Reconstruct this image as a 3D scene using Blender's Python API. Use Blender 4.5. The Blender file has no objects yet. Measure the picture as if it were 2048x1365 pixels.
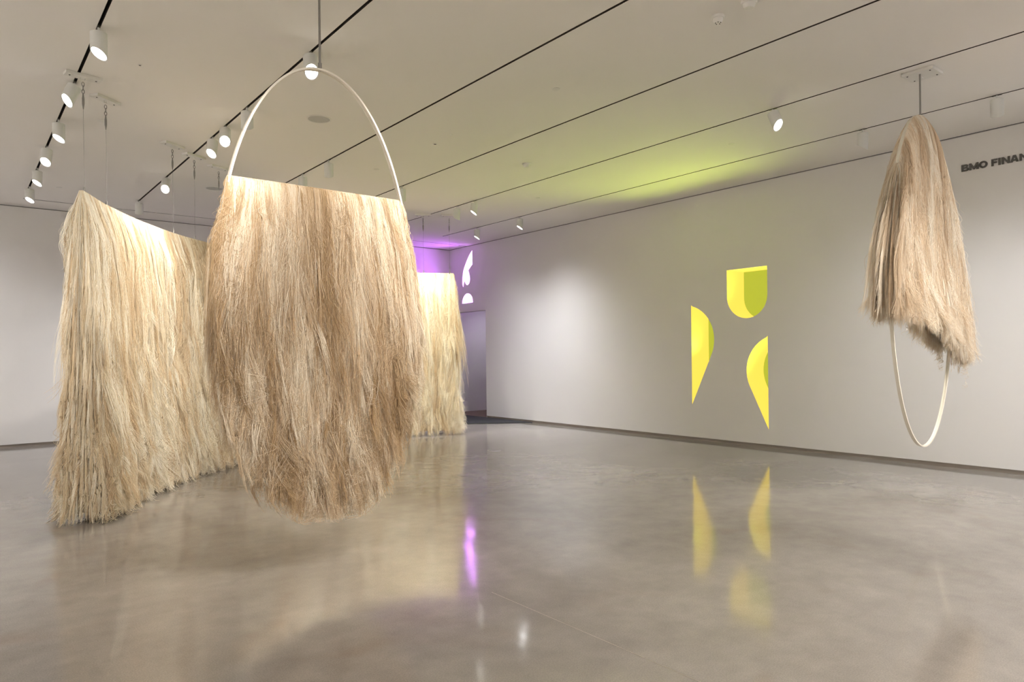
import bpy, bmesh, math, random
import numpy as np
from mathutils import Vector, Matrix
from mathutils.geometry import tessellate_polygon

scene = bpy.context.scene
COL = scene.collection

# ------------------------------------------------------------------ camera
cam_d = bpy.data.cameras.new('camera')
cam = bpy.data.objects.new('camera', cam_d)
COL.objects.link(cam)
scene.camera = cam
YAW, ROLL = 0.67781, -0.01182
r0 = Vector((math.cos(YAW), -math.sin(YAW), 0)); u0 = Vector((0, 0, 1))
fw = Vector((math.sin(YAW), math.cos(YAW), 0))
cr, sr = math.cos(ROLL), math.sin(ROLL)
cx_ = r0 * cr + u0 * sr
cy_ = u0 * cr - r0 * sr
cam.matrix_world = Matrix(((cx_.x, cy_.x, -fw.x, 0), (cx_.y, cy_.y, -fw.y, 0), (cx_.z, cy_.z, -fw.z, 1.5), (0, 0, 0, 1)))
cam_d.sensor_width = 36.0
cam_d.lens = 1386.59 * 36.0 / 2048.0
cam_d.shift_y = 26.636 / 2048.0
cam_d.clip_start = 0.05
cam_d.clip_end = 100

# ------------------------------------------------------------------ world, exposure
world = bpy.data.worlds.new('world'); scene.world = world
world.use_nodes = True
world.node_tree.nodes['Background'].inputs[0].default_value = (0.9, 0.9, 1, 1)
world.node_tree.nodes['Background'].inputs[1].default_value = 0.05
scene.view_settings.view_transform = 'Standard'
scene.view_settings.look = 'None'
scene.view_settings.gamma = 1.0
scene.view_settings.use_curve_mapping = False
scene.view_settings.exposure = 0.46
cyc = scene.cycles
cyc.max_bounces = 7
cyc.diffuse_bounces = 4
cyc.glossy_bounces = 3
cyc.transmission_bounces = 3
cyc.sample_clamp_indirect = 4.0
cyc.use_denoising = True
cyc.use_light_tree = True
cyc.use_adaptive_sampling = True
cyc.adaptive_threshold = 0.14
cyc.adaptive_min_samples = 14
cyc.caustics_reflective = False
cyc.caustics_refractive = False
P_WALL, P_ART, P_FILL = 250.0, 150.0, 370.0    # watts of the wall-washing, art and added unseen fill spotlights
WARM = (1.0, 0.925, 0.835)
COOL = (0.95, 0.96, 1.0)

# ------------------------------------------------------------------ helpers
H, XR, YF = 4.165, 9.823, 14.67
XL, YB = -3.2, -5.0
SLOTS = [0.928 + 1.5266 * k for k in range(6)]
SLOT_W = 0.026
SLOT_END = 13.06
PERP_Y = 13.93


def tag(o, label=None, cat=None, group=None, kind=None):
    if label: o['label'] = label
    if cat: o['category'] = cat
    if group: o['group'] = group
    if kind: o['kind'] = kind
    return o


def mesh_obj(name, verts, faces, mat, parent=None, smooth=False, mats=None, fmat=None):
    me = bpy.data.meshes.new(name)
    me.from_pydata([tuple(v) for v in verts], [], faces)
    if mats:
        for m in mats: me.materials.append(m)
    elif mat: me.materials.append(mat)
    if fmat is not None: me.polygons.foreach_set('material_index', fmat)
    if smooth: me.polygons.foreach_set('use_smooth', [True] * len(me.polygons))
    me.update()
    o = bpy.data.objects.new(name, me)
    COL.objects.link(o)
    if parent: o.parent = parent
    return o


def bm_obj(name, bm, mat, parent=None, smooth=False):
    bmesh.ops.recalc_face_normals(bm, faces=bm.faces)
    me = bpy.data.meshes.new(name)
    bm.to_mesh(me); bm.free()
    me.materials.append(mat)
    if smooth:
        me.polygons.foreach_set('use_smooth', [True] * len(me.polygons))
        me.set_sharp_from_angle(angle=math.radians(35))
    o = bpy.data.objects.new(name, me)
    COL.objects.link(o)
    if parent: o.parent = parent
    return o


def empty(name, loc=(0, 0, 0), rz=0.0):
    o = bpy.data.objects.new(name, None)
    o.location = loc; o.rotation_euler = (0, 0, rz)
    o.empty_display_size = 0.1
    COL.objects.link(o)
    return o


def box_bm(x0, x1, y0, y1, z0, z1, bevel=0.0):
    bm = bmesh.new()
    bmesh.ops.create_cube(bm, size=1)
    for v in bm.verts:
        v.co = Vector((x0 + (v.co.x + .5) * (x1 - x0), y0 + (v.co.y + .5) * (y1 - y0), z0 + (v.co.z + .5) * (z1 - z0)))
    if bevel:
        bmesh.ops.bevel(bm, geom=bm.edges[:], offset=bevel, segments=2, affect='EDGES', profile=0.6)
    return bm


def lathe_bm(profile, n=24):
    """profile: list of (r, z); revolved about z"""
    bm = bmesh.new()
    rings = []
    for r, z in profile:
        if r < 1e-6: rings.append([bm.verts.new((0, 0, z))])
        else: rings.append([bm.verts.new((r * math.cos(2 * math.pi * i / n), r * math.sin(2 * math.pi * i / n), z)) for i in range(n)])
    for a, b in zip(rings[:-1], rings[1:]):
        for i in range(n):
            j = (i + 1) % n
            if len(a) == 1 and len(b) == 1: continue
            if len(a) == 1: bm.faces.new((a[0], b[i], b[j]))
            elif len(b) == 1: bm.faces.new((a[i], b[0], a[j]))
            else: bm.faces.new((a[i], b[i], b[j], a[j]))
    return bm


def tube_bm(pts, r, n=8, closed=False, bm=None):
    bm = bm or bmesh.new()
    P = [Vector(p) for p in pts]
    N = len(P)
    rings = []
    up = Vector((0, 0, 1))
    prev = None
    for i in range(N):
        a = P[(i - 1) % N] if (closed or i > 0) else P[i]
        b = P[(i + 1) % N] if (closed or i < N - 1) else P[i]
        t = (b - a).normalized()
        if prev is None:
            ref = up if abs(t.dot(up)) < .9 else Vector((1, 0, 0))
            nrm = (ref - t * ref.dot(t)).normalized()
        else:
            nrm = (prev - t * prev.dot(t)).normalized()
        prev = nrm
        bi = t.cross(nrm)
        rings.append([bm.verts.new(P[i] + (nrm * math.cos(2 * math.pi * k / n) + bi * math.sin(2 * math.pi * k / n)) * r) for k in range(n)])
    M = N if closed else N - 1
    for i in range(M):
        a, b = rings[i], rings[(i + 1) % N]
        for k in range(n):
            l = (k + 1) % n
            bm.faces.new((a[k], a[l], b[l], b[k]))
    if not closed:
        bm.faces.new(rings[0][::-1]); bm.faces.new(rings[-1])
    return bm


# ------------------------------------------------------------------ materials
def new_mat(name):
    m = bpy.data.materials.new(name)
    m.use_nodes = True
    return m, m.node_tree.nodes, m.node_tree.links, m.node_tree.nodes['Principled BSDF']


def simple(name, col, rough=0.6, metal=0.0, noise=0.04, scale=6.0, bump=0.0, spec=0.5):
    m, N, L, B = new_mat(name)
    B.inputs['Roughness'].default_value = rough
    B.inputs['Metallic'].default_value = metal
    B.inputs['Specular IOR Level'].default_value = spec
    tc = N.new('ShaderNodeTexCoord'); nz = N.new('ShaderNodeTexNoise')
    nz.inputs['Scale'].default_value = scale; nz.inputs['Detail'].default_value = 1
    L.new(tc.outputs['Object'], nz.inputs['Vector'])
    mr = N.new('ShaderNodeMapRange'); mr.inputs[3].default_value = 1 - noise; mr.inputs[4].default_value = 1 + noise
    L.new(nz.outputs['Fac'], mr.inputs[0])
    mx = N.new('ShaderNodeVectorMath'); mx.operation = 'SCALE'
    mx.inputs[0].default_value = col
    L.new(mr.outputs[0], mx.inputs['Scale'])
    L.new(mx.outputs[0], B.inputs['Base Color'])
    if bump:
        bp = N.new('ShaderNodeBump'); bp.inputs['Strength'].default_value = bump; bp.inputs['Distance'].default_value = 0.01
        n2 = N.new('ShaderNodeTexNoise'); n2.inputs['Scale'].default_value = 180
        L.new(tc.outputs['Object'], n2.inputs['Vector']); L.new(n2.outputs['Fac'], bp.inputs['Height']); L.new(bp.outputs[0], B.inputs['Normal'])
    return m


def glow(name, col, strength):
    m, N, L, B = new_mat(name)
    B.inputs['Base Color'].default_value = (0.03, 0.03, 0.03, 1)
    B.inputs['Roughness'].default_value = 0.6
    B.inputs['Emission Color'].default_value = (*col, 1)
    B.inputs['Emission Strength'].default_value = strength
    return m


M_WALL = simple('white_wall_paint', (0.80, 0.79, 0.78), 0.85, noise=0.012, scale=1.5, spec=0.25)
M_CEIL = simple('ceiling_paint', (0.88, 0.86, 0.83), 0.9, noise=0.012, scale=1.2, spec=0.2)
M_GAP = simple('dark_channel', (0.055, 0.046, 0.04), 0.7, noise=0.1)
M_REVEAL = simple('grey_reveal', (0.30, 0.28, 0.26), 0.6, noise=0.05)
M_BASE = simple('base_strip', (0.42, 0.38, 0.34), 0.5, noise=0.05)
M_FIX = simple('white_fixture', (0.74, 0.75, 0.73), 0.45, noise=0.01)
M_PLATE = simple('white_plate', (0.80, 0.79, 0.76), 0.55, noise=0.01)
M_DARK = simple('dark_metal', (0.06, 0.055, 0.05), 0.4, metal=0.6, noise=0.05)
M_STEEL = simple('steel_cable', (0.30, 0.29, 0.28), 0.45, metal=0.7, noise=0.05)
M_HOOP = simple('cream_hoop_lacquer', (0.80, 0.76, 0.66), 0.35, noise=0.02)
M_LETTER = simple('grey_lettering', (0.10, 0.095, 0.09), 0.5, noise=0.04)
M_GRILLE = simple('speaker_grille', (0.52, 0.52, 0.50), 0.7, noise=0.03, scale=300)
M_MAT = simple('black_mat', (0.028, 0.030, 0.034), 0.8, noise=0.3, scale=80)
M_WOOD = simple('brown_floor', (0.16, 0.09, 0.065), 0.4, noise=0.3, scale=9)
M_LENS = glow('lamp_lens', (1.0, 0.97, 0.92), 14.0)
M_LENS.cycles.emission_sampling = 'NONE'
M_YEL = glow('yellow_lining_glow', (0.72, 0.52, 0.065), 1.12)  # light falling on the niche sides, put into the lining as glow
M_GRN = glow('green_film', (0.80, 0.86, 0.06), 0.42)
M_VIO = glow('violet_niche_glow', (0.70, 0.25, 1.0), 6.0)  # violet light inside the niche, put into lining and panel as glow


def concrete():
    m, N, L, B = new_mat('polished_concrete')
    tc = N.new('ShaderNodeTexCoord')
    def noise(scale, detail=6, rough=.6, dist=0.0):
        n = N.new('ShaderNodeTexNoise'); n.inputs['Scale'].default_value = scale; n.inputs['Detail'].default_value = detail
        n.inputs['Roughness'].default_value = rough; n.inputs['Distortion'].default_value = dist
        L.new(tc.outputs['Object'], n.inputs['Vector']); return n
    a = noise(0.55, 4, .62, .6); b = noise(4.0, 4, .7); c = noise(140, 1, .6); e = noise(0.9, 2, .5, 1.5)
    ramp = N.new('ShaderNodeValToRGB')
    ramp.color_ramp.elements[0].position = .30; ramp.color_ramp.elements[0].color = (0.215, 0.196, 0.175, 1)
    ramp.color_ramp.elements[1].position = .72; ramp.color_ramp.elements[1].color = (0.305, 0.282, 0.258, 1)
    L.new(a.outputs['Fac'], ramp.inputs[0])
    def mul(x, node, lo, hi):
        mr = N.new('ShaderNodeMapRange'); mr.inputs[1].default_value = .3; mr.inputs[2].default_value = .7
        mr.inputs[3].default_value = lo; mr.inputs[4].default_value = hi
        L.new(node.outputs['Fac'], mr.inputs[0])
        v = N.new('ShaderNodeVectorMath'); v.operation = 'SCALE'
        L.new(x, v.inputs[0]); L.new(mr.outputs[0], v.inputs['Scale']); return v.outputs[0]
    col = mul(mul(ramp.outputs[0], b, .90, 1.10), c, .88, 1.12)
    # pinkish brown stains with a shape of their own
    st = N.new('ShaderNodeValToRGB'); st.color_ramp.elements[0].position = .60; st.color_ramp.elements[1].position = .75
    L.new(e.outputs['Fac'], st.inputs[0])
    mx = N.new('ShaderNodeMix'); mx.data_type = 'RGBA'; mx.blend_type = 'MULTIPLY'
    mx.inputs[7].default_value = (0.95, 0.89, 0.85, 1)
    L.new(st.outputs[0], mx.inputs[0]); L.new(col, mx.inputs[6])
    L.new(mx.outputs[2], B.inputs['Base Color'])
    rr = N.new('ShaderNodeMapRange'); rr.inputs[1].default_value = .3; rr.inputs[2].default_value = .7
    rr.inputs[3].default_value = .07; rr.inputs[4].default_value = .13
    L.new(b.outputs['Fac'], rr.inputs[0]); L.new(rr.outputs[0], B.inputs['Roughness'])
    B.inputs['IOR'].default_value = 1.6
    # the slab is not quite flat: slow undulation of the surface normal
    geo = N.new('ShaderNodeNewGeometry')
    nrm = geo.outputs['Normal']
    for sc_, k in ((1.5, .017), (5.0, .0025)):
        w = noise(sc_, 1, .4)
        sb = N.new('ShaderNodeVectorMath'); sb.operation = 'SUBTRACT'; sb.inputs[1].default_value = (.5, .5, .5)
        L.new(w.outputs['Color'], sb.inputs[0])
        ml = N.new('ShaderNodeVectorMath'); ml.operation = 'SCALE'; ml.inputs['Scale'].default_value = k
        L.new(sb.outputs[0], ml.inputs[0])
        ad = N.new('ShaderNodeVectorMath'); ad.operation = 'ADD'
        L.new(nrm, ad.inputs[0]); L.new(ml.outputs[0], ad.inputs[1]); nrm = ad.outputs[0]
    nn = N.new('ShaderNodeVectorMath'); nn.operation = 'NORMALIZE'
    L.new(nrm, nn.inputs[0]); L.new(nn.outputs[0], B.inputs['Normal'])
    return m


M_FLOOR = concrete()


def fibre_mat(name, trans=0.32):
    m, N, L, B = new_mat(name)
    out = N['Material Output']
    N.remove(B)
    at = N.new('ShaderNodeAttribute'); at.attribute_name = 'fcol'
    d = N.new('ShaderNodeBsdfDiffuse'); t = N.new('ShaderNodeBsdfTranslucent')
    g = N.new('ShaderNodeBsdfAnisotropic') if hasattr(bpy.types, 'ShaderNodeBsdfAnisotropic') else N.new('ShaderNodeBsdfGlossy')
    g.inputs['Roughness'].default_value = .45
    g.inputs['Color'].default_value = (1, .95, .88, 1)
    L.new(at.outputs['Color'], d.inputs['Color']); L.new(at.outputs['Color'], t.inputs['Color'])
    mx = N.new('ShaderNodeMixShader'); mx.inputs[0].default_value = trans
    L.new(d.outputs[0], mx.inputs[1]); L.new(t.outputs[0], mx.inputs[2])
    m2 = N.new('ShaderNodeMixShader'); m2.inputs[0].default_value = .04
    L.new(mx.outputs[0], m2.inputs[1]); L.new(g.outputs[0], m2.inputs[2])
    L.new(m2.outputs[0], out.inputs[0])
    return m


M_FIBRE = fibre_mat('wool_fibre')
M_CORE_C = simple('wool_core_tan', (0.62, 0.47, 0.32), 1.0, noise=0.25, scale=14, spec=0.0)
M_CORE_L = simple('wool_core_cream', (0.82, 0.72, 0.56), 1.0, noise=0.2, scale=14, spec=0.0)

# ------------------------------------------------------------------ room shell
# floor: one slab, saw-cut joint modelled as a thin inlay
fl = mesh_obj('floor', [(XL, YB, 0), (XR + .03, YB, 0), (XR + .03, YF + .03, 0), (XL, YF + .03, 0)], [(0, 1, 2, 3)], M_FLOOR)
tag(fl, 'polished grey concrete gallery floor with soft reflections', kind='structure')

# ceiling: a grid with recessed track channels
xs = [XL]
extra = [SLOTS[0] - 1.5266 * k for k in range(1, 4)][::-1]
ALLS = extra + SLOTS
for s in ALLS: xs += [s - SLOT_W / 2, s + SLOT_W / 2]
xs += [XR]
PERP_X0 = 0.952
ys = [YB, SLOT_END, PERP_Y - SLOT_W / 2, PERP_Y + SLOT_W / 2, YF]
V, F, FM = [], [], []
vid = {}
def cv(x, y, z):
    k = (round(x, 4), round(y, 4), round(z, 4))
    if k not in vid: vid[k] = len(V); V.append((x, y, z))
    return vid[k]
def quad(a, b, c, d, m): F.append((a, b, c, d)); FM.append(m)
ZT = H + 0.07
nx, ny = len(xs) - 1, len(ys) - 1
def is_slot(i, j):
    if i < 0 or j < 0 or i >= nx or j >= ny: return False
    if j == 0: return i % 2 == 1
    if j == 2: return xs[i] > PERP_X0 - 0.05
    return False
for i in range(nx):
    for j in range(ny):
        x0, x1, y0, y1 = xs[i], xs[i + 1], ys[j], ys[j + 1]
        if is_slot(i, j):
            quad(cv(x0, y0, ZT), cv(x0, y1, ZT), cv(x1, y1, ZT), cv(x1, y0, ZT), 1)
            for (p, q, n) in (((x0, y0), (x0, y1), (i - 1, j)), ((x1, y1), (x1, y0), (i + 1, j)), ((x0, y1), (x1, y1), (i, j + 1)), ((x1, y0), (x0, y0), (i, j - 1))):
                if not is_slot(*n):
                    quad(cv(*p, H), cv(*q, H), cv(*q, ZT), cv(*p, ZT), 1)
        else:
            quad(cv(x0, y0, H), cv(x0, y1, H), cv(x1, y1, H), cv(x1, y0, H), 0)
ce = mesh_obj('ceiling', V, F, None, mats=[M_CEIL, M_GAP], fmat=FM)
tag(ce, 'white plaster ceiling with recessed lighting track slots', kind='structure')


def poly_obj(name, outer, holes, to3d, mat):
    loops = [[Vector((a, b, 0)) for a, b in lp] for lp in [outer] + holes]
    tris = tessellate_polygon(loops)
    flat = [p for lp in [outer] + holes for p in lp]
    return mesh_obj(name, [to3d(*p) for p in flat], [tuple(t) for t in tris], mat)


# outlines of the light niches on the right wall, in (y, z)
def arc(cy, cz, r, a0, a1, n):
    return [(cy + r * math.cos(math.radians(a0 + (a1 - a0) * i / n)), cz + r * math.sin(math.radians(a0 + (a1 - a0) * i / n))) for i in range(n + 1)]
U_SHAPE = [(6.598, 2.828), (5.877, 2.828)] + arc(6.2375, 2.392, .3605, 0, -180, 28)[:]
U_SHAPE = [(6.598, 2.828), (5.877, 2.828)] + [(6.2375 - .3605 * math.cos(math.pi * i / 28), 2.392 - .3605 * math.sin(math.pi * i / 28)) for i in range(29)]
L_SHAPE = [(7.306, 0.604), (7.306, 2.302)] + arc(7.445, 1.71, .594, 103, 206, 26)[1:]
R_SHAPE = [(5.880, 1.745), (5.880, 0.285)] + arc(5.690, 1.195, .565, -25, 68, 26)
V2_SHAPE = [(13.912 + .226 * math.cos(math.pi * i / 24), 2.769 + .236 * math.sin(math.pi * i / 24)) for i in range(25)]
V1_RAW = [(13.699, 4.038), (13.812, 3.941), (13.945, 3.784), (14.062, 3.601), (14.115, 3.411), (14.119, 3.259), (14.094, 3.174), (14.058, 3.276), (14.019, 3.315), (13.983, 3.252), (13.92, 3.212), (13.844, 3.246), (13.805, 3.339), (13.822, 3.448), (13.871, 3.571), (13.781, 3.637), (13.697, 3.696)]
def smooth_loop(pts, sharp, n=4):
    out = []
    N = len(pts)
    for i in range(N):
        p0, p1, p2, p3 = (Vector(pts[(i + k) % N]) for k in (-1, 0, 1, 2))
        if i in sharp: p0 = p1 - (p2 - p1)
        if (i + 1) % N in sharp: p3 = p2 + (p2 - p1)
        if i in sharp and (i + 1) % N in sharp:
            out.append(tuple(p1)); continue
        for k in range(n):
            t = k / n
            q = .5 * ((2 * p1) + (p2 - p0) * t + (2 * p0 - 5 * p1 + 4 * p2 - p3) * t * t + (3 * p1 - p0 - 3 * p2 + p3) * t ** 3)
            out.append((q.x, q.y))
    return out
V1_SHAPE = smooth_loop(V1_RAW, {0, 6, 14, 16})
NICHES = [U_SHAPE, L_SHAPE, R_SHAPE, V1_SHAPE, V2_SHAPE]

# right wall with doorway and niche openings
Z0, Z1 = 0.052, H - 0.014
D0, D1, DZ = 13.185, 14.46, 2.557
outer = [(YB, Z0), (D0, Z0), (D0, DZ), (D1, DZ), (D1, Z0), (YF, Z0), (YF, Z1), (YB, Z1)]
wr = poly_obj('wall_right', outer, NICHES, lambda y, z: (XR, y, z), M_WALL)
tag(wr, 'long white gallery wall with doorway and cut-out light shapes', kind='structure')
wf = mesh_obj('wall_back', [(XL, YF, Z0), (XR, YF, Z0), (XR, YF, Z1), (XL, YF, Z1)], [(0, 1, 2, 3)], M_WALL)
tag(wf, 'white end wall of the gallery behind the wool curtain', kind='structure')
wl = mesh_obj('wall_left', [(XL, YB, Z0), (XL, YF, Z0), (XL, YF, Z1), (XL, YB, Z1)], [(0, 1, 2, 3)], M_WALL); tag(wl, 'white gallery wall left of the view', kind='structure')
wn = mesh_obj('wall_front', [(XL, YB, Z0), (XR, YB, Z0), (XR, YB, Z1), (XL, YB, Z1)], [(0, 1, 2, 3)], M_WALL); tag(wn, 'white gallery wall behind the camera', kind='structure')
# recessed base strips and shadow gaps at the top
def strip(name, pts, z0, z1, mat, lab):
    v, f = [], []
    for k, (x, y) in enumerate(pts): v += [(x, y, z0), (x, y, z1)]
    for k in range(len(pts) - 1): f.append((2 * k, 2 * k + 2, 2 * k + 3, 2 * k + 1))
    o = mesh_obj(name, v, f, mat); tag(o, lab, kind='structure'); return o
g = .025
strip('baseboard_right', [(XR + g, YB), (XR + g, D0)], 0, Z0 + .001, M_BASE, 'recessed grey base strip under the long wall')
strip('baseboard_back', [(XL, YF + g), (XR, YF + g)], 0, Z0 + .001, M_BASE, 'recessed grey base strip under the end wall')
strip('trim_1', [(XR + .02, YB), (XR + .02, YF)], Z1 - .001, H + .001, M_REVEAL, 'dark shadow gap where long wall meets ceiling')
strip('trim_2', [(XL, YF + .02), (XR + .02, YF + .02)], Z1 - .001, H + .001, M_REVEAL, 'dark shadow gap where end wall meets ceiling')
# soffit of base recess (underside of the wall boards)
mesh_obj('trim_3', [(XR, YB, Z0), (XR + g, YB, Z0), (XR + g, D0, Z0), (XR, D0, Z0)], [(0, 1, 2, 3)], M_REVEAL)['kind'] = 'structure'
mesh_obj('trim_4', [(XL, YF, Z0), (XL, YF + g, Z0), (XR, YF + g, Z0), (XR, YF, Z0)], [(0, 1, 2, 3)], M_REVEAL)['kind'] = 'structure'
# doorway: lined opening and passage beyond
T = .16
dv = [(XR, D0, 0), (XR + T, D0, 0), (XR + T, D0, DZ), (XR, D0, DZ), (XR, D1, 0), (XR + T, D1, 0), (XR + T, D1, DZ), (XR, D1, DZ)]
dr = mesh_obj('door_1', dv, [(0, 1, 2, 3), (3, 2, 6, 7), (4, 7, 6, 5)], M_WALL); tag(dr, 'plain lined doorway opening at the far end of the wall', kind='structure')
PY0, PY1, PX1, PZ = 12.9, 15.08, 14.0, 2.9
pv = [(XR + T, PY0, 0), (PX1, PY0, 0), (PX1, PY1, 0), (XR + T, PY1, 0), (XR + T, PY0, PZ), (PX1, PY0, PZ), (PX1, PY1, PZ), (XR + T, PY1, PZ)]
pw = mesh_obj('wall_passage', pv, [(3, 2, 6, 7), (0, 4, 5, 1), (1, 5, 6, 2)], M_WALL); tag(pw, 'grey white wall of the passage seen through the doorway', kind='structure')
pc = mesh_obj('ceiling_passage', [pv[i] for i in (4, 5, 6, 7)], [(0, 3, 2, 1)], M_CEIL); tag(pc, 'ceiling of the passage beyond the doorway', kind='structure')
pb = mesh_obj('wall_passage_return', [(XR + T, PY0, 0), (XR + T, D0, 0), (XR + T, D0, DZ), (XR + T, D1, DZ), (XR + T, D1, 0), (XR + T, PY1, 0), (XR + T, PY1, PZ), (XR + T, PY0, PZ)], [(0, 1, 2, 7), (7, 2, 3, 6), (3, 4, 5, 6)], M_WALL); tag(pb, 'inner face of the doorway wall', kind='structure')
pf = mesh_obj('floor_passage', [(XR + .028, PY0, 0.001), (PX1, PY0, 0.001), (PX1, PY1, 0.001), (XR + .028, PY1, 0.001)], [(0, 1, 2, 3)], M_WOOD); tag(pf, 'brown floor of the passage beyond the doorway', kind='structure')

# ------------------------------------------------------------------ glowing niches
def niche(name, loop, depth, m_side, m_back, label, group, cat='light niche'):
    ys_, zs_ = [p[0] for p in loop], [p[1] for p in loop]
    c = ((min(ys_) + max(ys_)) / 2, min(zs_))
    root = empty(name, (XR, c[0], c[1]))
    tag(root, label, cat, group)
    L_ = [(y - c[0], z - c[1]) for y, z in loop]
    n = len(L_)
    v = [(0, y, z) for y, z in L_] + [(depth, y, z) for y, z in L_]
    mesh_obj('reveal_lining', v, [(i, (i + 1) % n, n + (i + 1) % n, n + i) for i in range(n)], m_side, root)
    tris = tessellate_polygon([[Vector((y, z, 0)) for y, z in L_]])
    mesh_obj('back_panel', [(depth, y, z) for y, z in L_], [tuple(t) for t in tris], m_back, root)
    return root
niche('light_niche', U_SHAPE, .49, M_YEL, M_GRN, 'yellow glowing cut-out with flat top and round bottom, highest of three', 'yellow light shapes')
niche('light_niche', L_SHAPE, .49, M_YEL, M_GRN, 'yellow glowing teardrop cut-out with straight left edge and curved right edge', 'yellow light shapes')
niche('light_niche', R_SHAPE, .49, M_YEL, M_GRN, 'yellow glowing teardrop cut-out with straight right edge, lowest of three', 'yellow light shapes')
niche('light_niche', V1_SHAPE, .30, M_VIO, M_VIO, 'tall white-violet glowing wing-shaped cut-out high in the room corner', 'violet light shapes')
niche('light_niche', V2_SHAPE, .30, M_VIO, M_VIO, 'white-violet glowing half-disc cut-out above the doorway', 'violet light shapes')


def spot(name, loc, target, power, col, angle=60, blend=.6, radius=.05, parent=None, wash=0):
    ld = bpy.data.lights.new(name, 'SPOT')
    ld.energy = power; ld.color = col; ld.spot_size = math.radians(angle); ld.spot_blend = blend; ld.shadow_soft_size = radius
    if wash:      # wall-washer optic: intensity falls off away from straight down
        ld.use_nodes = True
        N, L = ld.node_tree.nodes, ld.node_tree.links
        em = next(n for n in N if n.type == 'EMISSION')
        g_ = N.new('ShaderNodeNewGeometry'); sp = N.new('ShaderNodeSeparateXYZ')
        ab = N.new('ShaderNodeMath'); ab.operation = 'ABSOLUTE'
        pw = N.new('ShaderNodeMath'); pw.operation = 'POWER'; pw.inputs[1].default_value = wash
        L.new(g_.outputs['Incoming'], sp.inputs[0]); L.new(sp.outputs['Z'], ab.inputs[0]); L.new(ab.outputs[0], pw.inputs[0]); L.new(pw.outputs[0], em.inputs['Strength'])
    o = bpy.data.objects.new(name, ld)
    COL.objects.link(o)
    d = Vector(target) - Vector(loc)
    M = Matrix.Translation(Vector(loc)) @ d.to_track_quat('-Z', 'Y').to_matrix().to_4x4()
    o.matrix_world = M
    if parent:
        bpy.context.view_layer.update()
        o.parent = parent; o.matrix_parent_inverse = parent.matrix_world.inverted()
    return o


# lamps inside the niches throw coloured light out and up on to the ceiling
GREEN = (0.78, 1.0, 0.10); VIOLET = (0.55, 0.12, 1.0)
spot('niche_lamp', (XR + .22, 7.10, 1.5), (8.4, 7.6, H), 75, GREEN, 130, 1, .12)
spot('niche_lamp', (XR + .22, 6.24, 2.4), (8.4, 6.9, H), 55, GREEN, 140, 1, .15)
spot('niche_lamp', (XR + .22, 5.98, 1.1), (8.0, 6.3, H), 40, GREEN, 130, 1, .08)
spot('niche_lamp', (XR + .15, 13.95, 3.4), (8.3, 14.67, 3.8), 65, VIOLET, 130, 1, .08)
spot('niche_lamp', (XR + .15, 13.92, 2.85), (8.8, 14.0, H), 30, VIOLET, 130, 1, .08)
spot('passage_lamp', (10.9, 13.3, 2.8), (11.5, 15.08, 2.75), 4, (0.6, 0.2, 1.0), 80, .8, .05)
spot('passage_lamp', (11.3, 13.6, 2.8), (11.2, 15.08, 1.0), 30, COOL, 120, 1, .1)

# ------------------------------------------------------------------ track spotlights
def head_meshes():
    n, r, ri = 28, .062, .054
    cut = .62
    zt, zb = -.045, -.215
    bm = bmesh.new()
    def ring(rad, zf): return [bm.verts.new((rad * math.cos(2 * math.pi * i / n), rad * math.sin(2 * math.pi * i / n), zf(rad * math.cos(2 * math.pi * i / n)))) for i in range(n)]
    top = bm.verts.new((0, 0, zt))
    rs = [ring(r - .008, lambda x: zt), ring(r, lambda x: zt - .006), ring(r, lambda x: zb + x * cut), ring(ri, lambda x: zb + x * cut), ring(ri, lambda x: zb + .035 + x * cut)]
    for i in range(n): bm.faces.new((top, rs[0][i], rs[0][(i + 1) % n]))
    for a, b in zip(rs[:-1], rs[1:]):
        for i in range(n):
            j = (i + 1) % n
            bm.faces.new((a[i], b[i], b[j], a[j]))
    body = bm_obj('body', bm, M_FIX, None, True)
    bm = bmesh.new()
    c = bm.verts.new((0, 0, zb + .012))
    rg = [bm.verts.new(((ri - .001) * math.cos(2 * math.pi * i / n), (ri - .001) * math.sin(2 * math.pi * i / n), zb + .012 + (ri - .001) * math.cos(2 * math.pi * i / n) * cut)) for i in range(n)]
    for i in range(n): bm.faces.new((c, rg[(i + 1) % n], rg[i]))
    me = bpy.data.meshes.new('lens'); bm.to_mesh(me); bm.free(); me.materials.append(M_LENS)
    lens = bpy.data.objects.new('lens', me); COL.objects.link(lens)
    stem = bm_obj('stem', lathe_bm([(0, .01), (.009, .01), (.009, -.035), (.016, -.038), (.016, -.047), (0, -.047)], 12), M_FIX, None, True)
    bm = box_bm(-.012, .012, -.045, .045, -.006, .012, .002)
    adapter = bm_obj('track_adapter', bm, M_DARK)
    return body, lens, stem, adapter

PROTO = head_meshes()
first_head = [True]


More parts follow.
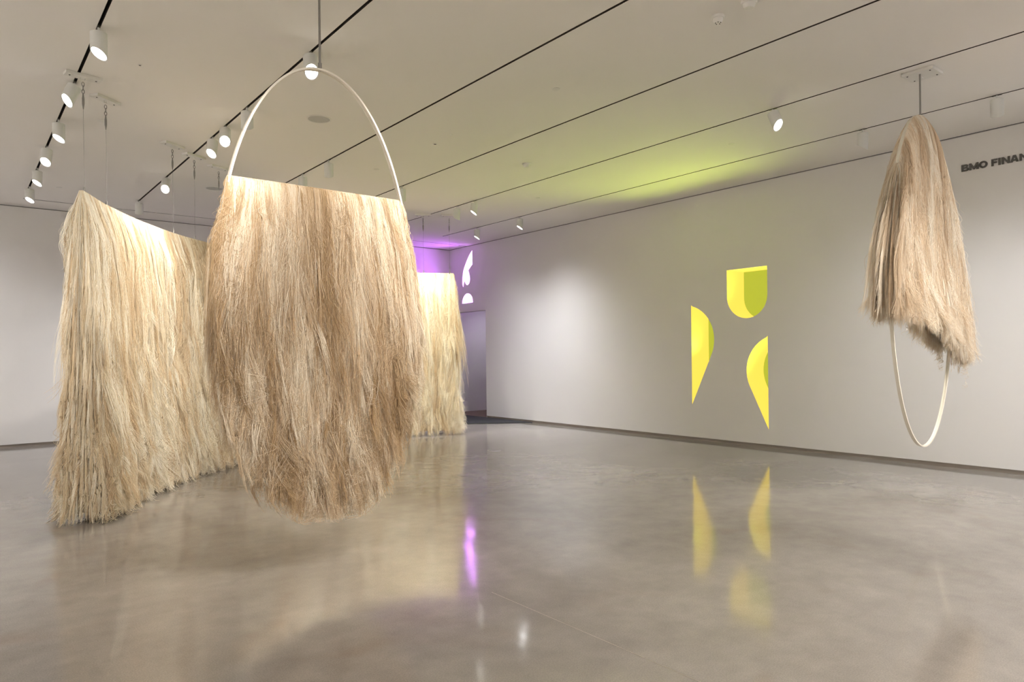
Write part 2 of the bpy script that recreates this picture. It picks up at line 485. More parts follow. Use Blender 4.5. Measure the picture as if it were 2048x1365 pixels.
def head(slot, y, az, tilt, label, power=0, target=None, col=WARM, angle=60, lit=True, blend=.7, wash=0):
    root = empty('track_spotlight', (SLOTS[0] + 1.5266 * slot, y, H))
    tag(root, label, 'spotlight', 'white cylinder spotlights on the ceiling tracks')
    a = math.radians(az)
    R = Matrix.Rotation(a, 4, 'Z') @ Matrix.Rotation(-math.radians(tilt), 4, 'Y')
    piv = Matrix.Translation((0, 0, -.04))
    for src in PROTO:
        if first_head[0]: o = src
        else:
            o = src.copy(); COL.objects.link(o)
        if src is PROTO[0]: body_ = o
        o.parent = body_ if src is PROTO[1] else root
        if src is PROTO[0]:
            o.matrix_local = piv @ R @ Matrix.Translation((0, 0, .04))
        else: o.matrix_local = Matrix.Identity(4)
    first_head[0] = False
    if power:
        m = piv @ R @ Matrix.Translation((0, 0, .04))
        p = m @ Vector((0.012, 0, -.235))
        p = p + root.location
        s = spot('lamp', p, target, power, col, angle, blend, .035, None, wash)
        s.location = p - root.location
        s.parent = root
    return root


WASH_L = (-4.6, None, 1.6)
nm = ['nearest', 'second nearest', 'third nearest', 'third farthest', 'second farthest', 'farthest']
for i, (y, t, az) in enumerate([(6.39, 0, 205), (7.80, 24, 200), (9.12, 0, 205), (10.34, 12, 235), (11.6, 3, 205), (12.9, 0, 215)]):
    head(0, y, az, t, f'lit white cylinder spotlight, {nm[i]} of six along the leftmost ceiling track', P_WALL * .8, (-3.2, y - .4, 1.2), WARM, 110, blend=1)
head(1, 5.82, 255, 26, 'brilliantly lit white spotlight glaring beside top of the central hoop', P_ART * .4, (2.1, 4.0, 1.2), WARM, 55)
head(1, 7.50, 60, 4, 'white cylinder spotlight facing away, behind upper left of the central hoop', P_ART * 1.2, (1.7, 9.2, 1.7), WARM, 80, blend=1)
head(1, 8.26, 250, 25, 'brilliantly lit white spotlight left of the central hoop', P_ART * .8, (2.0, 6.2, 0.2), WARM, 60)
head(1, 8.75, 215, 10, 'white spotlight with small lit lens just below the glaring left one', P_ART * 1.0, (1.25, 8.3, 2.1), WARM, 80)
head(1, 11.10, 245, 26, 'lit white spotlight near the far end of the second track', P_ART * .8, (2.0, 9.5, 1.4), WARM, 70)
head(1, 13.01, 70, 0, 'white spotlight at the far end of the second track, turned away', P_WALL * 1.7, (1.4, 14.6, 1.6), COOL, 160, blend=.5, wash=5)
head(2, 8.86, 60, 3, 'white spotlight facing away, seen through the central hoop', P_ART * 1.3, (4.3, 11.2, 1.9), WARM, 80)
head(2, 9.76, 60, 3, 'small white spotlight low behind the top edge of the central wool', P_ART * 1.1, (5.3, 11.4, 1.7), WARM, 80)
head(3, 9.55, 75, 4, 'white spotlight half hidden by right side of the central hoop', P_ART * 1.2, (6.7, 11.4, 1.6), (1, .93, .72), 60)
head(4, 4.12, 262, 24, 'brilliantly lit white spotlight glaring under the ceiling left of hanging wool hoop', P_ART * .5, (7.2, 2.75, 2.0), WARM, 50)
head(4, 10.26, 100, 4, 'white spotlight left of two close together near the violet corner', P_ART * 1.2, (6.9, 11.3, 1.8), (1, .93, .72), 60)
head(4, 9.72, 150, 6, 'white spotlight right of two close together near the violet corner', P_ART * .8, (6.3, 11.4, 1.5), (1, .93, .72), 60)
head(5, 11.75, 148, 2, 'white spotlight on rightmost track nearest the violet corner', P_WALL * .8, (XR, 11.2, 1.6), COOL, 160, blend=.5, wash=5)
head(5, 10.34, 148, 2, 'white spotlight on rightmost track above the dark doorway mat', P_WALL * 1.7, (XR, 9.0, 1.6), COOL, 160, blend=.5, wash=5)
head(5, 3.84, 92, 3, 'white spotlight with thin lit edge left of the hanging wool hoop', P_WALL * .42, (XR, 4.6, 1.6), COOL, 160, blend=.5, wash=5)
head(5, 2.46, 20, 0, 'unlit-looking white spotlight above the grey wall lettering', P_WALL * .7, (XR, 1.9, 1.6), COOL, 160, blend=.5, wash=5)
# unseen fill lamps added to brighten the room, behind and beside the camera
fill_heads = [(1, .9, (2.0, 4.5, 1.6), .95), (2, 2.3, (1.9, 8.6, .6), 1.4), (3, .9, (6.7, 2.8, 1.3), .36), (4, -.6, (7.2, 2.6, 1.0), .55), (0, 2.5, (.75, 7.3, 1.3), 1.3), (5, -1.2, (XR, -1.2, 1.5), 1), (5, .9, (XR, 0.6, .6), .2), (-1, 12.0, (-1.2, 14.6, .8), .3), (-1, 4.0, (XL, 4, 1.6), 1), (0, -3.2, (.9, YB, 1.6), 1.2), (4, -3.2, (7, YB, 1.6), 1.2), (-1, -1, (XL, -1, 1.6), 1.2), (2, .2, (3.3, 2.2, 0), 1.15), (3, 1.3, (6.6, 8.6, 0), 2.4), (4, .0, (7.2, 2.4, 0), .7), (1, -1.5, (2.4, -1.2, 0), 1.2)]
for i, (s, y, t, pw_) in enumerate(fill_heads):
    w = ['over the camera', 'beyond the left edge', 'beyond the right edge']
    x = SLOTS[0] + 1.5266 * s
    az = math.degrees(math.atan2(t[1] - y, t[0] - x))
    head(s, y, az, 22, 'white cylinder spotlight added as unseen fill outside the view, on a track above or behind the camera', P_FILL * pw_, t, WARM if i not in (5, 6, 7) else COOL, (50 if i in (1, 2, 3, 4, 13) else 64 if i == 0 else 118), blend=1)

# ------------------------------------------------------------------ wool generator
rng = np.random.default_rng(11)


class Noise2:
    """smooth value noise in two dimensions"""
    def __init__(self, seed): self.g = np.random.default_rng(seed).random((256, 256))
    def __call__(self, x, y):
        xi, yi = np.floor(x).astype(int), np.floor(y).astype(int)
        fx, fy = x - xi, y - yi
        fx, fy = fx * fx * (3 - 2 * fx), fy * fy * (3 - 2 * fy)
        g = self.g
        a, b = g[xi % 256, yi % 256], g[(xi + 1) % 256, yi % 256]
        c, d = g[xi % 256, (yi + 1) % 256], g[(xi + 1) % 256, (yi + 1) % 256]
        return (a * (1 - fx) + b * fx) * (1 - fy) + (c * (1 - fx) + d * fx) * fy


def fibres(name, parent, fn, drop, s_range, clumps, pal, seed, K=10, rad=.0011, offset=.0, sides=(.6, .4), ends=0, sampler=None, lump=.035, billow=.035, wave=1.0):
    """clumps: list of (count, strands per clump, d0 low, d0 high (share of drop), length low, length high, clump width)
    fn(s, side, d, o) -> xyz arrays ; drop(s, side) -> available drop"""
    r = np.random.default_rng(seed)
    nA, nB, nC, nD = (Noise2(seed * 7 + k) for k in range(4))
    allP, allR, allC = [], [], []
    s_lo, s_hi = s_range
    for (cnt, per, dl, dh, ll, lh, wd) in clumps:
        s0 = sampler(r.random(cnt)) if sampler else r.uniform(s_lo, s_hi, cnt)
        side = np.where(r.random(cnt) < sides[0], 1.0, -1.0)
        if ends:
            e = r.random(cnt) < ends
            side[e] = r.uniform(-1, 1, e.sum())
            s0[e] = np.where(r.random(e.sum()) < .5, s_lo, s_hi) + r.normal(0, .022, e.sum())
        D0 = drop(s0, side)
        d0 = r.uniform(dl, dh, cnt) * D0
        L = r.uniform(ll, lh, cnt)
        wdt = wd * r.uniform(.5, 1.6, cnt)
        drift = r.normal(0, .06, cnt) * L
        puff = r.uniform(.0, 1.0, cnt) ** 2 * lump
        flick = np.maximum(0, r.normal(.010, .022, cnt))
        amp = r.uniform(.003, .022, cnt) * wave
        low = np.clip(d0 / D0, 0, 1)      # tufts rooted low stand out more loosely
        flick *= 1 + 2.2 * low; drift *= 1 + 1.3 * low; amp *= 1 + .9 * low
        frq = r.uniform(.8, 2.6, cnt) * L
        ph = r.uniform(0, 6.28, cnt)
        shade = r.normal(0, .19, cnt)
        tight = r.uniform(.35, 1.2, cnt)
        n = cnt * per
        ix = np.repeat(np.arange(cnt), per)
        ds = r.normal(0, 1, n) * wdt[ix]
        t = np.linspace(0, 1, K)[None, :]
        sroot = np.clip(s0[ix] + ds, s_lo - .01, s_hi + .01)
        dsc = sroot - s0[ix]
        dj = d0[ix] + np.where(d0[ix] > .02, r.normal(0, .03, n), np.abs(r.normal(0, .006, n)))
        dj = np.maximum(dj, 0)
        Lj = L[ix] * r.uniform(.55, 1.12, n)
        Dj = drop(sroot, side[ix])
        Lj = np.minimum(Lj, np.maximum(Dj + r.normal(-.03, .04, n) - dj, .03))
        frz = (r.random(n) < .07).astype(float)
        q = np.clip(Lj / (L[ix] * .8), 0, 1)[:, None]     # trimmed strands sway less
        conv = 1 - (tight[ix] * .75)[:, None] * t ** 1.3
        wob = (amp[ix] * (1 + 2.0 * frz))[:, None] * t ** .7 * np.sin(6.28 * (frq[ix] * (1 + 3 * frz))[:, None] * t + (ph[ix] + r.normal(0, .5, n))[:, None])
        wob2 = (amp[ix])[:, None] * t ** .7 * np.cos(5.1 * frq[ix][:, None] * t + (ph[ix] * 1.7 + r.normal(0, .6, n))[:, None])
        stray = r.normal(0, 1, n)[:, None] * t ** 1.6 * .007 + (r.normal(0, 1, n) * frz)[:, None] * t * .022
        s = s0[ix][:, None] + dsc[:, None] * conv + (drift[ix][:, None] * t ** 1.4 + wob + stray) * q
        d = dj[:, None] + Lj[:, None] * t
        big = nC(s * 5.5 + 3, d * 1.9 + side[ix][:, None] * 40) - .5
        o = offset + r.normal(.004, .012, cnt)[ix][:, None] + puff[ix][:, None] * np.sin(np.pi * np.minimum(1, t * 1.05)) + flick[ix][:, None] * q * t ** 2.5 + r.normal(0, .005, n)[:, None] + wob2 * .7 + big * billow + frz[:, None] * t * r.uniform(0, .035, n)[:, None]
        o = o * np.minimum(1, .15 + d / .5)
        X, Y, Z = fn(s, side[ix][:, None], d, o)
        Z = np.maximum(Z, .004)
        P = np.stack([X, Y, Z], -1)
        sm, dm = sroot, dj + .4 * Lj
        m = .45 * nA(sm * 9 + 11, dm * .9) + .30 * nB(sm * 34, dm * 1.6) + .25 * nD(s0[ix] * 60, d0[ix] * 5) + shade[ix] + r.normal(0, .07, n)
        m = np.clip((m - .5) * 2.1 + .53, 0, 1)[:, None]
        c0, c1, c2 = (np.array(c) for c in pal)
        col = np.where(m < .5, c0 + (c1 - c0) * m * 2, c1 + (c2 - c1) * (m * 2 - 1))
        R_ = (rad * r.uniform(.6, 1.35, n))[:, None] * (1 - .65 * t ** 2)
        allP.append(P); allR.append(R_); allC.append(col)
    P = np.concatenate(allP); R_ = np.concatenate(allR); C = np.concatenate(allC)
    n = len(P)
    cu = bpy.data.hair_curves.new(name)
    cu.add_curves([K] * n)
    cu.attributes['position'].data.foreach_set('vector', P.astype(np.float32).ravel())
    ra = cu.attributes.get('radius') or cu.attributes.new('radius', 'FLOAT', 'POINT')
    ra.data.foreach_set('value', R_.astype(np.float32).ravel())
    ca = cu.attributes.new('fcol', 'FLOAT_COLOR', 'CURVE')
    ca.data.foreach_set('color', np.concatenate([C, np.ones((n, 1))], 1).astype(np.float32).ravel())
    cu.materials.append(M_FIBRE)
    o = bpy.data.objects.new(name, cu)
    COL.objects.link(o)
    o.parent = parent
    o['kind'] = 'stuff'
    return o


def core(name, parent, fn, drop, s_range, mat, ns=60, nd=40, inset=-.012, short=.10, seed=1):
    """closed soft body under the fibres: both faces joined over the bar"""
    s = np.linspace(s_range[0], s_range[1], ns)
    nz = Noise2(seed)
    V, F = [], []
    rows = []
    prof = [(-1, 1 - k / nd) for k in range(nd)] + [(1, k / nd) for k in range(0, nd + 1)]
    for sd, q in prof:
        S = s.copy(); side = np.full(ns, float(sd))
        D = np.maximum(drop(S, side) - short, .02) * q
        o = inset + (nz(S * 5.5 + 3, D * 1.9 + sd * 40) - .5) * .03
        X, Y, Z = fn(S, side, D, o * np.minimum(1, .15 + D / .5))
        rows.append(list(range(len(V), len(V) + ns)))
        V += list(zip(X, Y, np.maximum(Z, .006)))
    for a, b in zip(rows[:-1], rows[1:]):
        for i in range(ns - 1): F.append((a[i], a[i + 1], b[i + 1], b[i]))
    # close the two ends and the hem
    for e in (0, ns - 1):
        for k in range(nd):
            a, b = rows[k][e], rows[k + 1][e]
            c, d = rows[-1 - k][e], rows[-2 - k][e]
            F.append((a, b, d, c) if e == 0 else (a, c, d, b))
    a, b = rows[0], rows[-1]
    for i in range(ns - 1): F.append((a[i], b[i], b[i + 1], a[i + 1]))
    F = [f for f in F if len(set(f)) == len(f)]
    return mesh_obj(name, V, F, mat, parent, True)


def band(name, parent, pts, half_y, half_r, mat):
    """flat bent band following a closed loop of (x, z) points in the local y = 0 plane"""
    n = len(pts)
    bm = bmesh.new()
    rings = []
    for i in range(n):
        a, b = Vector(pts[i - 1]), Vector(pts[(i + 1) % n])
        t = (b - a).normalized(); nr = Vector((t.y, -t.x))
        p = Vector(pts[i])
        cs = [(half_y, half_r), (half_y - .003, half_r + .0), (-half_y + .003, half_r), (-half_y, half_r), (-half_y, -half_r), (half_y, -half_r)]
        cs = [(half_y, -half_r), (half_y, half_r), (half_y * .35, half_r), (half_y * .3, half_r * .55), (-half_y * .3, half_r * .55), (-half_y * .35, half_r), (-half_y, half_r), (-half_y, -half_r)]
        rings.append([bm.verts.new((p.x + nr.x * q, y, p.y + nr.y * q)) for y, q in cs])
    m = len(rings[0])
    for i in range(n):
        a, b = rings[i], rings[(i + 1) % n]
        for k in range(m): bm.faces.new((a[k], a[(k + 1) % m], b[(k + 1) % m], b[k]))
    return bm_obj(name, bm, mat, parent, True)


HA, HB = .712, 1.575
HOOP = [(HA * math.sin(2 * math.pi * i / 160), HB * math.cos(2 * math.pi * i / 160)) for i in range(160)]

PAL_C = [(0.53, 0.38, 0.215), (0.76, 0.61, 0.425), (0.92, 0.845, 0.72)]
PAL_L = [(0.70, 0.555, 0.37), (0.87, 0.775, 0.60), (0.95, 0.90, 0.79)]
PAL_R = [(0.72, 0.58, 0.42), (0.88, 0.77, 0.62), (0.94, 0.885, 0.79)]

# ---- central hoop with wool hanging from a crossbar
CX, CY, CTOP = 2.034, 4.653, 3.524
CZ = CTOP - HB
root = empty('wool_hoop_sculpture', (CX, CY, CTOP - 2 * HB))
tag(root, 'large cream hoop with long tan wool hanging from its crossbar, centre foreground', 'sculpture', 'hanging hoop sculptures')
zc = HB   # local centre height above the root
band('hoop', root, [(x, z + zc) for x, z in HOOP], .021, .0065, M_HOOP)
BAR = .725
bhw = HA * math.sqrt(1 - (BAR / HB) ** 2)
bm_obj('crossbar', tube_bm([(-bhw, 0, zc + BAR), (bhw, 0, zc + BAR)], .011, 10), M_HOOP, root, True)
bm_obj('suspension_rod', tube_bm([(0, 0, 2 * HB), (0, 0, H - (CTOP - 2 * HB) - .03)], .0085, 8), M_STEEL, root, True)
bm_obj('rod_clamp', lathe_bm([(0, 2 * HB + .05), (.014, 2 * HB + .05), (.014, 2 * HB - .004), (0, 2 * HB - .004)], 12), M_STEEL, root, True)


def spread(d): return 1 + .215 * np.clip(d / .95, 0, 1) ** 1.15
def fn_c(s, side, d, o):
    w = .012 + .035 * (1 - np.exp(-d / .06)) + .028 * np.clip(d, 0, 2)
    taper = np.sqrt(np.clip(1.15 - (s / .68) ** 2, .12, 1))
    x = s * spread(d)
    zz = BAR + .012 - d
    lim = np.minimum(HA + .035, (HA + .05) * np.sqrt(np.clip(1 - (zz / (HB + .04)) ** 2, 0, 1)) + .05 + .9 * (zz > 0))
    x = np.where(np.abs(x) > lim, np.sign(x) * (lim + .25 * (np.abs(x) - lim)), x)
    return x + 0 * o, -(side * (w * taper + o)), (zc + BAR + .012) - d
def drop_c(s, side):
    x = np.clip(s * 1.215 / (HA + .075), -.985, .985)
    return BAR + HB * np.sqrt(1 - x * x) + .04
core('wool_body', root, fn_c, drop_c, (-bhw + .01, bhw - .01), M_CORE_C, seed=5, short=.13, inset=-.014)
fibres('wool_fibres', root, fn_c, drop_c, (-bhw, bhw),
       [(900, 22, 0, .004, .45, 1.5, .012), (420, 60, 0, .004, .30, 1.1, .028), (800, 30, .05, .8, .25, .75, .013), (420, 34, .62, .92, .18, .5, .016), (1400, 6, .0, .95, .15, .5, .006)],
       PAL_C, 3, K=11, rad=.00115, sides=(.68, .32))

# ---- hoop on the right with wool draped over its upper arc
RX, RY, RTOP = 7.225, 2.701, 3.726
root = empty('wool_hoop_sculpture', (RX, RY, RTOP - 2 * HB))
tag(root, 'cream hoop with pale wool draped over its top, hanging before the right wall', 'sculpture', 'hanging hoop sculptures')
band('hoop', root, [(x, z + zc) for x, z in HOOP], .015, .0065, M_HOOP)
bm_obj('suspension_rod', tube_bm([(0, 0, 2 * HB), (0.0, 0, H - (RTOP - 2 * HB) - .03)], .0085, 8), M_STEEL, root, True)
PH0, PH1 = math.radians(-49), math.radians(84)
_ph = np.linspace(PH0, PH1, 400)
_al = np.concatenate([[0], np.cumsum(np.hypot(np.diff(HA * np.sin(_ph)), np.diff(HB * np.cos(_ph))))])
RS = float(_al[-1])
def phi(s): return np.interp(s, _al, _ph)
def crest(x): return zc + HB * np.sqrt(1 - np.clip(x / HA, -.9999, .9999) ** 2) + .012
RX0, RX1 = HA * math.sin(PH0), HA * math.sin(PH1)
def fn_r(s, side, d, o):
    s = np.asarray(s)
    x0 = np.clip(s[:, :1] if s.ndim == 2 else s, RX0, RX1)
    k = np.clip(d / 1.2, 0, 1)
    x = s * (1 + .03 * k) - .19 * np.clip(-s / .53, 0, 1) ** 1.5 * np.sin(k * 1.57)
    w = .010 + .060 * (1 - np.exp(-d / .09)) + .032 * np.clip(d, 0, 2)
    return x + 0 * o, -(side * (w + o)), crest(x0) - d
def drop_r(s, side):
    x = np.clip(s, RX0, RX1)
    hem = 1.60 - .32 * x - (RTOP - 2 * HB) + np.where(np.asarray(side) < 0, .03 + .10 * np.clip(x + .4, 0, 1), 0)
    return np.maximum(crest(x) - hem, .06)
core('wool_body', root, fn_r, drop_r, (RX0 + .01, RX1 - .01), M_CORE_L, seed=8, short=.24, inset=-.014)
fibres('wool_fibres', root, fn_r, drop_r, (RX0, RX1),
       [(700, 26, 0, .004, .5, 2.0, .012), (420, 46, 0, .004, .5, 1.8, .030), (460, 30, .10, .8, .3, .8, .014), (300, 40, .7, .93, .2, .4, .018), (300, 6, .0, .95, .15, .5, .006)],
       PAL_R, 9, K=11, rad=.0014, sides=(.6, .4), ends=.16, lump=.028, sampler=lambda q: HA * np.sin(phi(q * RS)))

# ---- long curved wool curtain
KN = [(0.935, 7.46), (1.25, 8.09), (1.66, 8.74), (2.13, 9.34), (2.49, 9.70), (2.90, 10.06), (3.6, 10.62), (4.4, 11.06), (5.3, 11.32), (6.2, 11.36), (6.93, 11.24), (7.42, 10.99)]
cpts = []
for i in range(len(KN) - 1):
    p0 = Vector(KN[max(i - 1, 0)]); p1 = Vector(KN[i]); p2 = Vector(KN[i + 1]); p3 = Vector(KN[min(i + 2, len(KN) - 1)])
    for k in range(12):
        t = k / 12
        q = .5 * ((2 * p1) + (p2 - p0) * t + (2 * p0 - 5 * p1 + 4 * p2 - p3) * t * t + (3 * p1 - p0 - 3 * p2 + p3) * t ** 3)
        cpts.append((q.x, q.y))
cpts.append(KN[-1])
CP = np.array(cpts)
CS = np.concatenate([[0], np.cumsum(np.hypot(np.diff(CP[:, 0]), np.diff(CP[:, 1])))])
CL = float(CS[-1])
TG = np.gradient(CP, axis=0); TG /= np.linalg.norm(TG, axis=1)[:, None]
CBAR = 3.045
root = empty('wool_curtain', (CP[60, 0], CP[60, 1], 0))
tag(root, 'long curved floor-length curtain of cream wool hung from ceiling cables', 'sculpture')
ox, oy = CP[60]


def at_s(s):
    x = np.interp(s, CS, CP[:, 0]); y = np.interp(s, CS, CP[:, 1])
    tx = np.interp(s, CS, TG[:, 0]); ty = np.interp(s, CS, TG[:, 1])
    e = s - np.clip(s, 0, CL)
    return x + tx * e, y + ty * e, tx, ty
def fn_l(s, side, d, o):
    x, y, tx, ty = at_s(s)
    w = .012 + .050 * (1 - np.exp(-d / .22)) + .047 * np.clip(d, 0, 3.1)
    k = side * (w + o)
    flare = .03 * np.clip((d - 1.0) / 2, 0, 1)
    e0 = np.exp(-np.clip(s, 0, 9) / .12) * -1 + np.exp(-np.clip(CL - s, 0, 9) / .12)
    bow = e0 * flare * 2.0
    return x + ty * k + tx * bow - ox, y - tx * k + ty * bow - oy, CBAR + .015 - d
def drop_l(s, side): return np.full(np.shape(s), CBAR + .01) * np.ones_like(side)
pl = [(float(p[0] - ox), float(p[1] - oy), CBAR) for p in CP[::3]]
bm_obj('crossbar', tube_bm(pl, .013, 10), M_STEEL, root, True)
core('wool_body', root, fn_l, drop_l, (0.02, CL - .02), M_CORE_L, ns=150, nd=50, seed=12, short=.08, inset=-.016)
fibres('wool_fibres', root, fn_l, drop_l, (0, CL),
       [(2000, 26, 0, .003, .5, 2.0, .014), (900, 34, 0, .003, .4, 1.6, .032), (2400, 26, .06, .8, .30, .85, .020), (1500, 26, .70, .95, .2, .5, .024), (1100, 5, 0, .95, .15, .5, .008)],
       PAL_L, 21, K=10, rad=.0017, sides=(.78, .22), ends=.17, lump=.055, billow=.06, wave=1.5)

# ------------------------------------------------------------------ ceiling plates and cables
def cable(parent, x, y, z0, z1):
    """turnbuckle and chain at the ceiling, thin wire down to the bar (one part each)"""
    px_, py_ = x - parent.location.x, y - parent.location.y
    cb = bm_obj('cable', tube_bm([(px_, py_, z0), (px_, py_, z1 - .28)], 0.0014, 6), M_STEEL, parent)
    tb = bm_obj('turnbuckle', lathe_bm([(0, 0), (.004, 0), (.008, .03), (.011, .05), (.011, .10), (.008, .12), (.004, .15), (0, .15)], 10), M_STEEL, cb, True)
    tb.location = (px_, py_, z1 - .29)
    for k in range(3):
        zz = z1 - .125 + k * .034
        n = 14
        pts = []
        for i in range(n):
            a = 2 * math.pi * i / n
            u, v = .010 * math.cos(a), .021 * math.sin(a)
            pts.append((u, 0, v) if k % 2 == 0 else (0, u, v))
        l = bm_obj('chain_link', tube_bm(pts, .0035, 6, True), M_STEEL, cb, True)
        l.location = (px_, py_, zz)
    h = bm_obj('bar_clamp', lathe_bm([(0, .05), (.006, .05), (.009, .03), (.009, -.02), (0, -.02)], 10), M_STEEL, cb, True)
    h.location = (px_, py_, z0)


def plate(x, y, rz, label, lx=.30, ly=.10, th=.028, bolts=((-.11, .0), (.11, .0))):
    r = empty('ceiling_mount', (x, y, H), math.radians(rz))
    tag(r, label, 'mounting plate', 'white mounting plates screwed to the ceiling')
    pt = bm_obj('plate', box_bm(-lx / 2, lx / 2, -ly / 2, ly / 2, -th, -.0005, .003), M_PLATE, r)
    for bx, by in bolts:
        b = bm_obj('bolt', lathe_bm([(0, -th - .004), (.006, -th - .004), (.008, -th - .001), (.008, -th + .004), (0, -th + .004)], 10), M_DARK, pt)
        b.location = (bx, by, 0)
    bm = tube_bm([(-.02, 0, -th), (-.02, 0, -th - .018), (.02, 0, -th - .018), (.02, 0, -th)], .005, 8)
    bm_obj('eye_bracket', bm, M_PLATE, r)
    return r


curt = root
for (x, y, rz, lab) in [(0.966, 7.56, 9, 'white ceiling plate across leftmost track above near end of the curtain'),
                        (1.231, 8.102, 38, 'white ceiling plate just right of the leftmost track, second along the curtain'),
                        (2.14, 9.345, 34, 'white ceiling plate short of the second track above the curtain'),
                        (2.482, 9.69, 27, 'white ceiling plate across the second track above the curtain'),
                        (2.90, 10.075, 25, 'faint white ceiling plate beside the left limb of the central hoop'),
                        (6.93, 11.24, -30, 'white ceiling plate left of two above far end of the curtain'),
                        (7.36, 11.0, -28, 'white ceiling plate right of two above far end of the curtain')]:
    plate(x, y, rz, lab)
    cable(curt, x, y, CBAR + .02, H - .03)
plate(CX, CY, 0, 'white ceiling plate holding rod of the central hoop, above the frame', .25, .28, .03, ((-.09, -.1), (.09, -.1), (-.09, .1), (.09, .1)))
plate(7.28, 2.701, 0, 'square white ceiling plate with four bolts above the right hoop', .25, .28, .03, ((-.085, -.10), (.085, -.10), (-.085, .10), (.085, .10)))

# ------------------------------------------------------------------ ceiling devices
def speaker(x, y, label):
    r = empty('ceiling_speaker', (x, y, H)); tag(r, label, 'speaker', 'round ceiling speakers')
    bm_obj('rim', lathe_bm([(.128, 0), (.134, -.002), (.134, -.006), (.126, -.009), (.120, -.006), (.120, 0)], 36), M_PLATE, r, True)
    bm_obj('grille', lathe_bm([(0, -.0075), (.06, -.0068), (.1205, -.004), (.1205, 0)], 36), M_GRILLE, r, True)
speaker(3.211, 7.388, 'round grey ceiling speaker seen through the central hoop')
speaker(3.209, 11.404, 'round ceiling speaker far back, just left of the central hoop')


def detector(x, y, label, r_=.055, hgt=.05, dark=False):
    r = empty('smoke_detector', (x, y, H)); tag(r, label, 'detector')
    bm_obj('base', lathe_bm([(0, 0), (r_, 0), (r_, -.012), (r_ * .9, -.02), (0, -.02)], 28), M_PLATE, r, True)
    bm_obj('dome', lathe_bm([(r_ * .8, -.018), (r_ * .72, -hgt * .7), (r_ * .5, -hgt), (0, -hgt * 1.02)], 28), M_PLATE, r, True)
    if dark:
        for k in range(5):
            a = 2 * math.pi * k / 5
            s = bm_obj('vent_slot', box_bm(-.004, .004, -.003, .003, -hgt - .004, -hgt + .012, .001), M_DARK, r)
            s.location = (r_ * .42 * math.cos(a), r_ * .42 * math.sin(a), 0)
detector(6.274, 7.408, 'small white smoke detector on the ceiling above the violet wall shapes', .065, .05)
detector(4.744, 3.238, 'white smoke detector with dark slots near the top edge of the view', .05, .055, True)
detector(4.737, 2.958, 'larger round detector cut by the top edge of the view', .062, .05)


def cover(x, y, label, r_=.04, dark=False):
    r = empty('sprinkler_cover', (x, y, H)); tag(r, label, 'sprinkler', 'small round sprinkler covers in the ceiling')
    bm_obj('disc', lathe_bm([(0, -.005), (r_ * .8, -.005), (r_, -.003), (r_, 0)], 24), M_PLATE, r, True)
    if dark: bm_obj('opening', lathe_bm([(0, -.0062), (r_ * .5, -.0062), (r_ * .5, -.004)], 18), M_DARK, r)
cover(4.741, 5.133, 'small sprinkler cover alone in mid ceiling, right of the central hoop')
cover(4.748, 7.395, 'small ceiling disc with dark centre right of the central hoop', .035, True)
cover(4.714, 6.973, 'tiny ceiling disc just above the dark-centred one', .02)
cover(4.725, 8.904, 'small sprinkler cover seen through right side of the central hoop')
cover(7.787, 5.137, 'small sprinkler cover left of the glaring right spotlight')
cover(1.339, 6.992, 'tiny dark-centred ceiling disc right of the nearest left spotlight', .02, True)
cover(1.29, 12.719, 'small sprinkler cover far left near the end of the leftmost track')
cover(1.305, 8.898, 'small sprinkler cover beside the second curtain cable')
cover(7.778, 8.918, 'small sprinkler cover in the green-lit part of the ceiling')

# ------------------------------------------------------------------ floor details
for (x, y, lab) in [(6.585, 8.64, 'round metal floor box cover farther back, near the wall'), (6.583, 5.551, 'round metal floor box cover in front of the yellow shapes')]:
    r = empty('floor_box', (x, y, 0)); tag(r, lab, 'floor box', 'round floor box covers')
    bm_obj('ring', lathe_bm([(.098, 0), (.106, .0025), (.112, .0025), (.116, 0)], 40), M_STEEL, r, True)
    bm_obj('cover', lathe_bm([(0, .0012), (.099, .0012), (.099, 0)], 40), M_FLOOR, r)
j = mesh_obj('trim_5', [(2.6270, -3, .0006), (2.6297, -3, .0006), (2.6297, 3.5, .0006), (2.6270, 3.5, .0006)], [(0, 1, 2, 3)], simple('joint_filler', (0.33, 0.29, 0.22), .3))
tag(j, 'thin pale joint line across the concrete floor', kind='structure')

# dark mat in front of the doorway
mo = [(XR - .002, 11.52), (8.44, 12.50), (8.44, 14.35), (XR - .002, 14.35)]
bm = bmesh.new()
lo = [bm.verts.new((x, y, .001)) for x, y in mo]; hi = [bm.verts.new((x, y, .016)) for x, y in mo]
bm.faces.new(hi); bm.faces.new(lo[::-1])
for i in range(4): bm.faces.new((lo[i], lo[(i + 1) % 4], hi[(i + 1) % 4], hi[i]))
mt = bm_obj('entrance_mat', bm, M_MAT); tag(mt, 'black floor mat with a slanted edge in front of the doorway', 'mat')

# ------------------------------------------------------------------ wall lettering
lr = empty('wall_lettering', (XR, 3.206, 3.711)); tag(lr, 'raised dark grey capital letters high on the right wall', 'lettering')
# (letter, left edge, right edge) as distances along the wall
LET = [('B', 0, .080), ('M', .086, .185), ('O', .190, .281), ('F', .321, .384), ('I', .392, .416), ('N', .427, .510), ('A', .513, .598), ('N', .606, .690), ('C', .698, .785), ('I', .795, .819), ('A', .825, .912), ('L', .918, .980)]
CAP = .083


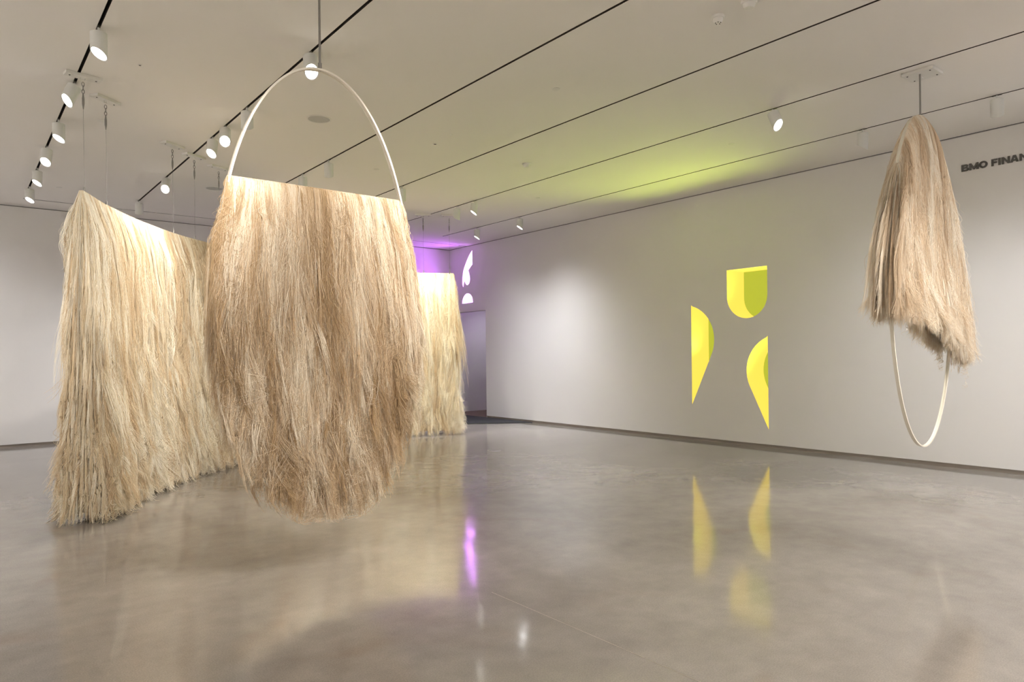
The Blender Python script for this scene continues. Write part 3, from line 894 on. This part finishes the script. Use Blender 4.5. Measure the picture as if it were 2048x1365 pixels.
def glyph(ch, w):
    """bold capital outlines in a box w wide and 1 high: (outer, holes)"""
    t = .27 if ch != 'I' else w
    e = lambda cx, cz, rx, rz, a0, a1, n: [(cx + rx * math.cos(math.radians(a0 + (a1 - a0) * i / n)), cz + rz * math.sin(math.radians(a0 + (a1 - a0) * i / n))) for i in range(n + 1)]
    if ch == 'I': return [(0, 0), (w, 0), (w, 1), (0, 1)], []
    if ch == 'L': return [(0, 0), (w, 0), (w, t * .8), (t, t * .8), (t, 1), (0, 1)], []
    if ch == 'F': return [(0, 0), (t, 0), (t, .37), (w * .92, .37), (w * .92, .60), (t, .60), (t, .78), (w, .78), (w, 1), (0, 1)], []
    if ch == 'N': return [(0, 0), (t, 0), (t, .60), (w - t, 0), (w, 0), (w, 1), (w - t, 1), (w - t, .40), (t, 1), (0, 1)], []
    if ch == 'M': return [(0, 0), (t, 0), (t, .58), (w / 2 - .10, .05), (w / 2 + .10, .05), (w - t, .58), (w - t, 0), (w, 0), (w, 1), (w - t * 1.05, 1), (w / 2, .44), (t * 1.05, 1), (0, 1)], []
    if ch == 'A': return [(0, 0), (.29, 0), (.37, .19), (w - .37, .19), (w - .29, 0), (w, 0), (w / 2 + .17, 1), (w / 2 - .17, 1)], [[(w / 2 - .15, .38), (w / 2 + .15, .38), (w / 2, .74)]]
    if ch == 'O': return e(w / 2, .5, w / 2, .52, 0, 350, 35), [e(w / 2, .5, w / 2 - t, .27, 0, 345, 23)]
    if ch == 'C': return e(w / 2, .5, w / 2, .52, 42, 318, 30) + e(w / 2, .5, w / 2 - t, .27, 318, 42, 24), []
    if ch == 'B': return [(0, 0)] + e(w - .30, .28, .30, .28, -90, 72, 10) + e(w - .34, .76, .28, .24, -60, 90, 10) + [(0, 1)], [[(t, .20), (w - .34, .20), (w - .27, .24), (w - .25, .305), (w - .27, .37), (w - .34, .41), (t, .41)], [(t, .60), (w - .38, .60), (w - .30, .70), (w - .38, .80), (t, .80)]]


for ch, a, b in LET:
    outer, holes = glyph(ch, (b - a) / CAP)
    loops = [outer] + holes
    tris = tessellate_polygon([[Vector((p[0], p[1], 0)) for p in lp] for lp in loops])
    flat = [p for lp in loops for p in lp]
    n = len(flat)
    vs = [(-.013, -(a + p[0] * CAP), p[1] * CAP) for p in flat] + [(-.0005, -(a + p[0] * CAP), p[1] * CAP) for p in flat]
    fs = [tuple(t) for t in tris]
    k0 = 0
    for lp in loops:
        m = len(lp)
        fs += [(k0 + i, k0 + (i + 1) % m, n + k0 + (i + 1) % m, n + k0 + i) for i in range(m)]
        k0 += m
    mesh_obj('letter', vs, fs, M_LETTER, lr)
